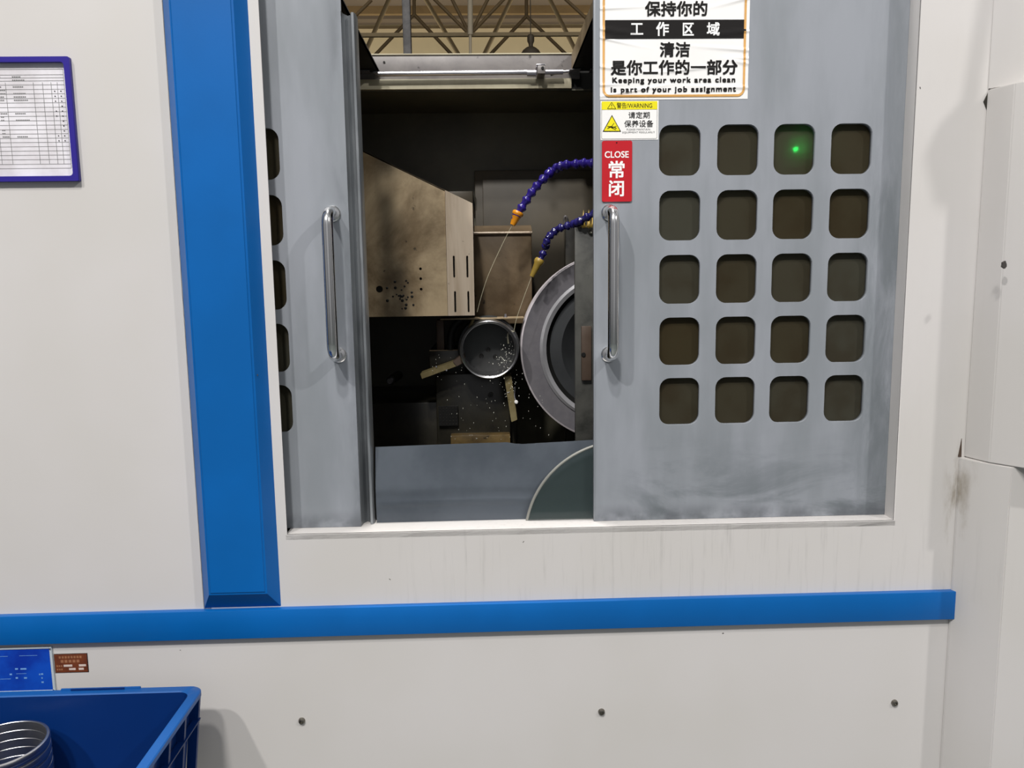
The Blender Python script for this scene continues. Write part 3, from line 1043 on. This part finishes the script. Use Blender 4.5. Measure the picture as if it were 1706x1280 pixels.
t = thing('spindle_headstock', 'wet dark work head carrying the steel ring between its supports', 'machine head', (rc.x, .56, .71))
fp = Vector((rc.x, RYF + .076, rc.z))
lathed('face_plate', 'face', t, [(0, 0), (.080, 0), (.082, .004), (.082, .06), (0, .06)], fp, (0, 1, 0), 64, False)
for px, py in ((802, 593.5), (813.5, 583), (825, 595)):
    c = P(px, py, RYF + .076)
    lathed('face_hole', 'black', t, [(0, -.0008), (.004, -.0008), (.0055, -.0016), (.0062, 0), (0, 0)], c, (0, 1, 0), 18, False)
x0, x1, z0, z1 = pbox(727, 622, 850, 740, .56)
box('head_block', 'workblk', t, x0, x1, .556, .80, .80, z1, .004)
box('head_base', 'workblk', t, -0.40, x1 + .02, .60, .95, .71, P(700, 585, .6).z - .14, .004)
x0, x1, z0, z1 = pbox(751, 724, 850, 738, .53)
box('ochre_ledge', 'ochre', t, x0, x1, .52, .557, z0 - .02, z1, .002)
x0, x1, z0, z1 = pbox(716, 583, 775, 623, .57)
box('side_block', 'workblk', t, x0, x1, .565, .80, z0, z1, .002)
box('side_block_edge', 'guard', t, x0, x1, .563, .567, z1 - .002, z1 + .0005)
x0, x1, z0, z1 = pbox(731, 677, 763, 709, .55)
box('vent_square', 'black', t, x0, x1, .545, .557, z0, z1)
bm = bmesh.new()
for i in range(6):
    for j in range(6):
        lathe(bm, [(0, -.0015), (.001, -.001), (.0012, 0), (0, 0)], (x0 + (i + .5) * (x1 - x0) / 6, .545, z0 + (j + .5) * (z1 - z0) / 6), (0, 1, 0), 6, False)
mesh_obj('vent_studs', fin(bm), 'workblk', t)


def barpoly(name, mat, pts, y0, y1):
    bm = bmesh.new()
    prism(bm, [(P(x, y, y0).x, P(x, y, y0).z) for x, y in pts], 'Y', y0, y1)
    bmesh.ops.recalc_face_normals(bm, faces=bm.faces)
    bmesh.ops.bevel(bm, geom=list(bm.edges), offset=.001, segments=2, affect='EDGES')
    return mesh_obj(name, fin(bm), mat, t)


barpoly('support_arm', 'bar', [(700, 623), (757, 602), (768, 597), (771, 606), (760, 611), (703, 632)], .50, .557)
barpoly('support_arm', 'bar', [(840, 628), (852, 627), (862, 700), (852, 704)], .50, .557)
barpoly('shoe_tip', 'brown', [(754, 603), (772, 590), (776, 603), (761, 611)], .497, .556)
for px, py in ((727, 611), (744, 617)):
    lathed('arm_screw', 'rod', t, [(0, -.003), (.002, -.003), (.0026, 0), (0, 0)], P(px, py, .50), (0, 1, 0), 10, False)
x0, x1, z0, z1 = pbox(733.5, 529.5, 873, 532, .55)
box('cross_bar', 'guard', t, x0, x1, .54, .60, z0, z1, .001)
lathed('bar_screw', 'rod', t, [(0, 0), (.006, 0), (.006, .003), (.003, .003), (.003, .010), (0, .010)], P(842, 529.5, .55), (0, 0, 1), 14, False)
x0, x1, z0, z1 = pbox(727.5, 533, 740, 583, .58)
box('brown_post', 'brown', t, x0, x1, .575, .62, z0, z1, .002)
tube('curved_hose', 'black', t, smooth_path([P(768, 533, .57), P(757, 543, .57), P(751, 560, .57), P(750, 583, .57)], 6), .010, 14)
tube('slant_rod', 'bar', t, [P(789, 531, .55), P(779, 553, .52)], .004, 10)
lathed('pipe_end', 'plate', t, [(0, .002), (.004, .002), (.004, -.006), (.0066, -.006), (.0066, .01), (0, .01)], P(818, 658, .55), (0, 1, 0), 18, False)
tube('clamp_lever', 'rod', t, [P(847, 655, .50), P(858, 645, .505), P(857, 660, .50), P(859, 668, .495)], .0014, 8)
lathed('lever_ball', 'white', t, [(0, -.004), (.004, -.003), (.0052, 0), (.004, .003), (0, .004)], P(860, 670, .495), (0, 1, 0), 14, False)
bm = bmesh.new()
add_tube(bm, [P(664, 625, .60), P(651, 634, .53)], .012, 18)
mesh_obj('stop_pin', fin(bm, 50), 'workblk', t)
tube('pin_cap', 'rod', t, [P(651.2, 633.8, .531), P(649, 635.5, .522)], .0075, 16)

# coolant
bm = bmesh.new()
add_tube(bm, smooth_path([P(854, 374, HY), P(838, 405, HY), P(815, 455, HY - .01), P(803, 490, HY - .015), P(795, 520, HY - .02)], 6), .0009, 8)
tag(mesh_obj('coolant_stream', fin(bm, 60), 'stream'), 'thin coolant jet falling from the orange nozzle', 'coolant jet', 'coolant jets')
bm = bmesh.new()
add_tube(bm, smooth_path([P(886, 460, HY - .02), P(873, 495, HY - .02), P(861, 530, HY - .02), P(856, 553, HY - .015)], 6), .0010, 8)
add_tube(bm, smooth_path([P(856, 553, HY - .015), P(850, 551, HY - .01), P(846, 558, HY), P(847, 572, HY + .01)], 5), [.0010 + .00008 * k for k in range(16)], 8)
tag(mesh_obj('coolant_stream', fin(bm, 60), 'stream'), 'coolant jet from the soiled yellow nozzle onto the ring', 'coolant jet', 'coolant jets')
bm = bmesh.new()


def drop(c, r, s=1.6):
    k = bmesh.ops.create_icosphere(bm, subdivisions=1, radius=r)
    for v in k['verts']:
        v.co = Vector((v.co.x, v.co.y, v.co.z * s)) + c


for _ in range(70):
    drop(P(random.gauss(842, 9), random.gauss(600, 17), random.uniform(.50, .55)), random.uniform(.0006, .0016))
for _ in range(40):
    drop(P(random.gauss(846, 12), random.gauss(640, 14), random.uniform(.47, .5)), random.uniform(.0005, .0013))
for _ in range(40):
    drop(P(random.uniform(745, 850), random.uniform(640, 735), random.uniform(.49, .51)), random.uniform(.0005, .0011), 2.2)
for _ in range(12):
    drop(P(random.uniform(870, 915), random.uniform(650, 735), .49), random.uniform(.0004, .0008), 3)
for _ in range(14):
    drop(P(random.uniform(715, 770), random.uniform(585, 640), .495), random.uniform(.0006, .0012), 1.2)
tag(mesh_obj('coolant_droplets', fin(bm, 80), 'drop'), 'fine coolant droplets splashing around the steel ring', 'droplets', kind='stuff')

# splash sheet across the foot of the opening
PYS = 0.082
bm = bmesh.new()
top = [(625.5, 745), (700, 742), (780, 739), (845, 737), (856, 739), (870, 740), (920, 737), (990, 733)]
nz = 26
rows = []
xs_ = [P(x, y, PYS) for x, y in top] + [Vector((0.30, PYS, 1.172)), Vector((.42, PYS, 1.172))]
for k in range(nz + 1):
    f = k / nz
    lean = max(0.0, (f - .48) / .52)
    rows.append([bm.verts.new((v.x, PYS - .0175 + .0175 * lean - .0022 * math.exp(-((f - .32) / .035) ** 2) + .003 * sin(9 * v.x + 1) * sin(pi * f), .998 + (v.z - .998) * f)) for v in xs_])
for j in range(nz):
    for i in range(len(xs_) - 1):
        bm.faces.new((rows[j][i], rows[j][i + 1], rows[j + 1][i + 1], rows[j + 1][i]))
g_ = bmesh.ops.solidify(bm, geom=list(bm.faces), thickness=.003)
tag(mesh_obj('splash_sheet', fin(bm, 45), 'splash'), 'blue-grey plastic splash sheet standing across the bottom of the opening', 'splash guard')
t = thing('round_splash_guard', 'round smoky guard with a pale rim, half hidden by the right door', 'splash guard', (.270, .0555, .971))
bm = bmesh.new()
pr = [(.27 + .198 * cos(radians(a)), max(.9975, .971 + .198 * sin(radians(a)))) for a in range(0, 181, 3)]
prism(bm, [(x, z) for x, z in pr], 'Y', .0545, .0565)
mesh_obj('guard_disc', fin(bm), 'disc', t)
tube('pale_rim', 'discrim', t, [(.27 + .2 * cos(radians(a)), .0565, .971 + .2 * sin(radians(a))) for a in range(9, 172, 3)], .003, 10)

# ------------------------------------------------------------------ cabinet on the right
t = thing('control_cabinet', 'cream chamfered cabinet at the right edge of the machine', 'cabinet', (.98, -.05, 0))


def column(name, prof, z0, z1, bev=.002):
    bm = bmesh.new()
    prism(bm, prof, 'Z', z0, z1)
    bmesh.ops.recalc_face_normals(bm, faces=bm.faces)
    bmesh.ops.bevel(bm, geom=list(bm.edges), offset=bev, segments=2, affect='EDGES')
    return mesh_obj(name, fin(bm, 20), 'cream', t)


column('upper_box', [(.9475, .0), (.963, -.056), (1.03, -.150), (1.55, -.20), (1.55, .0)], 1.1375, 1.843, .002)
column('lower_column', [(.9375, .0), (.9375, -.004), (.953, -.040), (.985, -.090), (1.05, -.090), (1.05, -.085), (1.55, -.085), (1.55, .0)], 0.0, 1.1370, .0015)
column('top_panel', [(.9475, .0), (.992, -.045), (1.03, -.06), (1.55, -.12), (1.55, .0)], 1.8435, 2.45, .002)
bm = bmesh.new()
prism(bm, [(.9415, 1.822), (.952, 1.845), (.952, 1.80)], 'Y', -.002, .0)
mesh_obj('corner_gap', fin(bm), 'workblk', t)
bm = bmesh.new()
prism(bm, [(.9355, 1.138), (.942, 1.138), (.9405, 1.175)], 'Y', -.0015, .0)
mesh_obj('rust_gap', fin(bm), 'brown', t)
bm = bmesh.new()
c = P(1671, 441, -.085)
prism(bm, [(c.x + .0045 * cos(a) * random.uniform(.6, 1.1), c.z + .0075 * sin(a) * random.uniform(.7, 1.1)) for a in [2 * pi * k / 10 for k in range(10)]], 'Y', -.09, -.085)
mesh_obj('paint_chip', fin(bm), 'chip', t)

S_, L_3 = Vector((.892, 0, 1.725)), Vector((4.4, -3.6, 5.6))
pc = S_ + (L_3 - S_) * 0.085
t = thing('shadow_blocker', 'grey unseen blocker on a cable, added to cast a shadow beside the cabinet', 'shadow blocker', tuple(pc))  # unseen box and cable added on the lamp's ray to throw the diamond shadow
dx = (L_3 - S_).normalized()
bm = bmesh.new()
prism(bm, [(pc.x - .034, pc.z + .02), (pc.x - .012, pc.z + .07), (pc.x + .036, pc.z + .07), (pc.x + .036, pc.z - .04), (pc.x + .016, pc.z - .075), (pc.x - .012, pc.z - .06)], 'Y', pc.y - .02, pc.y + .02)
mesh_obj('blocker_body', fin(bm), 'rail', t)
tube('blocker_cable', 'black', t, smooth_path([pc + Vector((.02, 0, .07)), pc + Vector((.04, 0, .25)), pc + Vector((.10, -.02, .6)), pc + Vector((.12, -.02, 1.5))], 6), .012, 10)

# ------------------------------------------------------------------ left: notice, card holder, nameplate
x1, z0, z1 = -0.744, 1.692, 1.910
x0 = x1 - .31
t = thing('notice_frame', 'violet framed inspection sheet hanging on the cream panel', 'notice', ((x0 + x1) / 2, -.004, z0))
ou = rrect((x0 + x1) / 2, (z0 + z1) / 2, x1 - x0, z1 - z0, .002, 2)
fw_ = .0092
inn = rrect((x0 + x1) / 2, (z0 + z1) / 2, x1 - x0 - 2 * fw_, z1 - z0 - 2 * fw_, .006, 3)
plate('frame', 'purple', t, ou, [inn], -.0105, 0.0)
box('paper_sheet', 'paper', t, x0 + .004, x1 - .004, -.002, 0.0, z0 + .004, z1 - .004)
bm = bmesh.new()
gx0, gx1, gz0, gz1 = x0 + .02, x1 - fw_ - .006, z0 + .024, z1 - .020
lw_ = .00035


def hl_(z, a, b):
    add_quad(bm, a, b, z - lw_, z + lw_, -.0023)


def vl_(x, a, b):
    add_quad(bm, x - lw_, x + lw_, a, b, -.00235)


hs = gz1 - gz0
for f in (0, .043, .09, .135, .178, .222, .265, .308, .352, .395, .44, .485, .53, .575, .62, .665, .71, .755, .80, .845, .885, .915, .945, 1):
    a = gx0
    hl_(gz0 + hs * f, a, gx1)
for f in (.2, .42, .55, .62, .80, .86, .915, .955):
    vl_(gx0 + (gx1 - gx0) * f, gz0 + hs * .043, gz0 + hs * .87)
vl_(gx1, gz0, gz1)
vl_(gx0, gz0, gz1)
mesh_obj('table_grid', fin(bm), 'inkgrey', t)
bm = bmesh.new()
for i in range(11):
    for xx in (.945, .985):
        if random.random() < .75:
            lathe(bm, [(0, -.0003), (.0011, -.0003), (.0011, 0), (0, 0)], (gx0 + (gx1 - gx0) * (xx - .01), -.0023, gz0 + hs * (.28 + .05 * i)), (0, 1, 0), 8, False)
mesh_obj('tick_marks', fin(bm), 'ink', t)
bm = bmesh.new()
for row in range(20):
    for cx_ in (.08, .30, .48, .585, .71):
        if random.random() < .62:
            xx = gx0 + (gx1 - gx0) * cx_
            zz = gz0 + hs * (.29 + row * .0335)
            xx -= .012 if cx_ == .71 else .004
            for k in range(random.randint(2, 4) if cx_ != .71 else random.randint(5, 8)):
                add_quad(bm, xx + k * .0032, xx + k * .0032 + .0022, zz - .0011, zz + .0011, -.0024)
mesh_obj('entry_marks', fin(bm), 'inkgrey', t)

t = thing('card_holder', 'blue information card in a clear plastic sleeve above the crate', 'card', (-.95, -.003, .70))
box('blue_card', 'card', t, -1.06, -.8825, -.0035, 0, .7005, .7875)
bm = bmesh.new()
add_box(bm, -.8825, -.8775, -.0045, 0, .6985, .7915, .001)
mesh_obj('sleeve_edge', fin(bm), 'clear', t)
bm = bmesh.new()
add_box(bm, -1.06, -.8825, -.0045, 0, .7875, .7915, .001)
mesh_obj('sleeve_edge', fin(bm), 'clear', t)
bm = bmesh.new()
add_box(bm, -1.06, -.8825, -.0045, 0, .6965, .7005, .001)
mesh_obj('sleeve_edge', fin(bm), 'clear', t)
for z in (.7005, .7875):
    lathed('sleeve_rivet', 'chrome', t, [(0, -.0065), (.0016, -.006), (.002, -.004), (0, -.004)], (-.880, 0, z), (0, 1, 0), 12, False)
bm = bmesh.new()
for a0, a1, py in ((0, 13, 1094.3), (32, 49, 1093), (49, 62, 1092.6), (25, 30, 1115), (34, 44, 1115), (16, 20, 1124), (27, 44, 1123), (26, 30, 1130), (40, 45, 1130), (65, 67, 1124), (68, 72, 1123.5), (69, 71, 1130), (69, 73, 1137), (0, 18, 1132)):
    A, B = P(a0, py, -.0037), P(a1, py, -.0037)
    hh = .0004 if a1 - a0 > 11 else .0016
    add_quad(bm, A.x, B.x, A.z - hh, A.z + hh, -.0037)
mesh_obj('faint_print', fin(bm), 'cardink', t)

x0, x1, z0, z1 = -.8765, -.8105, .7345, .7745
t = thing('nameplate', 'small brown nameplate beside the blue card', 'nameplate', ((x0 + x1) / 2, -.001, z0))
box('brass_edge', 'bolt', t, x0, x1, -.0008, 0, z0, z1)
box('plate', 'name', t, x0 + .0012, x1 - .0012, -.0014, 0, z0 + .0012, z1 - .0012)
bm = bmesh.new()
for i in range(8):
    add_quad(bm, x0 + .010 + i * .0058, x0 + .0140 + i * .0058, z0 + .0305, z0 + .0352, -.0016)
for i in range(5):
    add_quad(bm, x0 + .013 + i * .0078, x0 + .0185 + i * .0078, z0 + .0215, z0 + .0272, -.0016)
for k in (0, 1):
    for i in range(3):
        add_quad(bm, x0 + .004 + i * .0042, x0 + .007 + i * .0042, z0 + .0055 + k * .0075, z0 + .0090 + k * .0075, -.0016)
mesh_obj('raised_print', fin(bm), 'nameink', t)
bm = bmesh.new()
for a0, a1, zz in ((.018, .035, .0128), (.048, .062, .0128), (.028, .041, .0055), (.047, .057, .0055)):
    add_quad(bm, x0 + a0, x0 + a1, z0 + zz, z0 + zz + .0045, -.0016)
mesh_obj('pale_field', fin(bm), 'namepale', t)

# ------------------------------------------------------------------ blue crate with steel rings
CX0, CX1, CY0, CY1, CZ0, CZ1 = -1.17, -0.556, -0.50, -0.070, 0.548, 0.736
t = thing('storage_crate', 'open blue plastic crate holding a stack of steel rings', 'crate', ((CX0 + CX1) / 2, (CY0 + CY1) / 2, CZ0))


def loop(x0, x1, y0, y1, r, z, n=6):
    return [(x, y, z) for x, y in rrect((x0 + x1) / 2, (y0 + y1) / 2, x1 - x0, y1 - y0, r, n)]


bm = bmesh.new()
wall = .004
dr = .018    # draft of the walls
lip_ = .020
L_ = [
    loop(CX0 + lip_ + dr, CX1 - lip_ - dr, CY0 + lip_ + dr, CY1 - lip_ - dr, .02, CZ0 + .004),
    loop(CX0 + lip_, CX1 - lip_, CY0 + lip_, CY1 - lip_, .02, CZ1 - .002),
    loop(CX0 + lip_ - .002, CX1 - lip_ + .002, CY0 + lip_ - .002, CY1 - lip_ + .002, .02, CZ1),
    loop(CX0 + .002, CX1 - .002, CY0 + .002, CY1 - .002, .024, CZ1),
    loop(CX0, CX1, CY0, CY1, .025, CZ1 - .002),
    loop(CX0, CX1, CY0, CY1, .025, CZ1 - .010),
    loop(CX0 + lip_ - wall, CX1 - lip_ + wall, CY0 + lip_ - wall, CY1 - lip_ + wall, .02, CZ1 - .010),
    loop(CX0 + lip_ + dr - wall, CX1 - lip_ - dr + wall, CY0 + lip_ + dr - wall, CY1 - lip_ - dr + wall, .02, CZ0),
]
def skin(loops, caps):
    bm = bmesh.new()
    RV = [[bm.verts.new(p) for p in l_] for l_ in loops]
    nn = len(RV[0])
    for A, B in zip(RV, RV[1:]):
        for k in range(nn):
            bm.faces.new((A[k], A[(k + 1) % nn], B[(k + 1) % nn], B[k]))
    if caps:
        bm.faces.new(RV[0])
        bm.faces.new(RV[-1][::-1])
    return fin(bm, 40)


bm.free()
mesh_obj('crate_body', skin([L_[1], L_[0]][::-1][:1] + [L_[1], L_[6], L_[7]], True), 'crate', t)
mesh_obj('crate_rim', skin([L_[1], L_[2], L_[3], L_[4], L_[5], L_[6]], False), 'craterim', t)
for i, y in enumerate((-.095, -.165, -.235, -.305, -.375, -.445)):
    bm = bmesh.new()
    prism(bm, [(CX1 - lip_ - dr, CZ0), (CX1 - lip_ - dr + .016, CZ0), (CX1 - .001, CZ1 - .010), (CX1 - lip_, CZ1 - .010)], 'Y', y - .004, y + .004)
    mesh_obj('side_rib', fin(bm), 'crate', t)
bm = bmesh.new()
prism(bm, [(CX1 - .018, CZ1 - .060), (CX1 - .006, CZ1 - .060), (CX1 - .004, CZ1 - .054), (CX1 - .017, CZ1 - .054)], 'Y', CY0 + .02, CY1 - .02)
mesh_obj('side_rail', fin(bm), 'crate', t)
A, B = P(119, 1150, -.075), P(208, 1150, -.075)
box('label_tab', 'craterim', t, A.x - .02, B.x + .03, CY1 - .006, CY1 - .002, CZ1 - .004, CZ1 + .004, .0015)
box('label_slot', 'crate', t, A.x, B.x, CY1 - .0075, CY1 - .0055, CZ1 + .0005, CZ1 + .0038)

# rings
RH = 0.0168
NR = 9
rad = 0.0775
sc0 = Vector((-0.872, -0.192, CZ0 + .004))
names = ['topmost steel ring of the stack in the blue crate', 'second steel ring from the top of the crate stack', 'third steel ring from the top of the crate stack',
         'fourth steel ring from the top of the crate stack', 'fifth steel ring down the crate stack', 'sixth steel ring down the crate stack',
         'seventh steel ring down the crate stack', 'steel ring second from the bottom of the crate stack', 'steel ring lying on the crate floor under the stack']
bm = bmesh.new()
lathe(bm, [(rad - .006, .0008), (rad - .0052, 0), (rad - .003, 0), (rad - .0012, .002), (rad - .0012, .006), (rad, .0078), (rad, RH - .003), (rad - .0012, RH - .0006), (rad - .003, RH), (rad - .0052, RH), (rad - .006, RH - .0008)], (0, 0, 0), (0, 0, 1), 96)
ring_me = fin(bm, 30)
ring_me.materials.append(M['ring'])
proto = None
for k in range(NR):
    lab = names[k]
    if proto is None:
        proto = bpy.data.objects.new('steel_ring', None)
        body = bpy.data.objects.new('ring_body', ring_me)
        COL.objects.link(proto)
        COL.objects.link(body)
        body.parent = proto
        r_ = proto
    else:
        r_ = proto.copy()
        COL.objects.link(r_)
        bb_ = body.copy()
        COL.objects.link(bb_)
        bb_.parent = r_
    r_.location = sc0 + Vector((random.uniform(-.0008, .0008), random.uniform(-.0008, .0008), (NR - 1 - k) * RH))
    tag(r_, lab, 'ring', 'steel rings stacked in the blue crate')

# stand under the crate
t = thing('work_stand', 'plain grey steel stand carrying the blue crate', 'stand', (-.86, -.285, 0))
box('stand_top', 'rail', t, -1.2, -.58, -.50, -.06, CZ0 - .02, CZ0, .002)
for x in (-1.17, -.61):
    for y in (-.47, -.09):
        box('leg', 'rail', t, x - .015, x + .015, y - .015, y + .015, 0, CZ0 - .02)
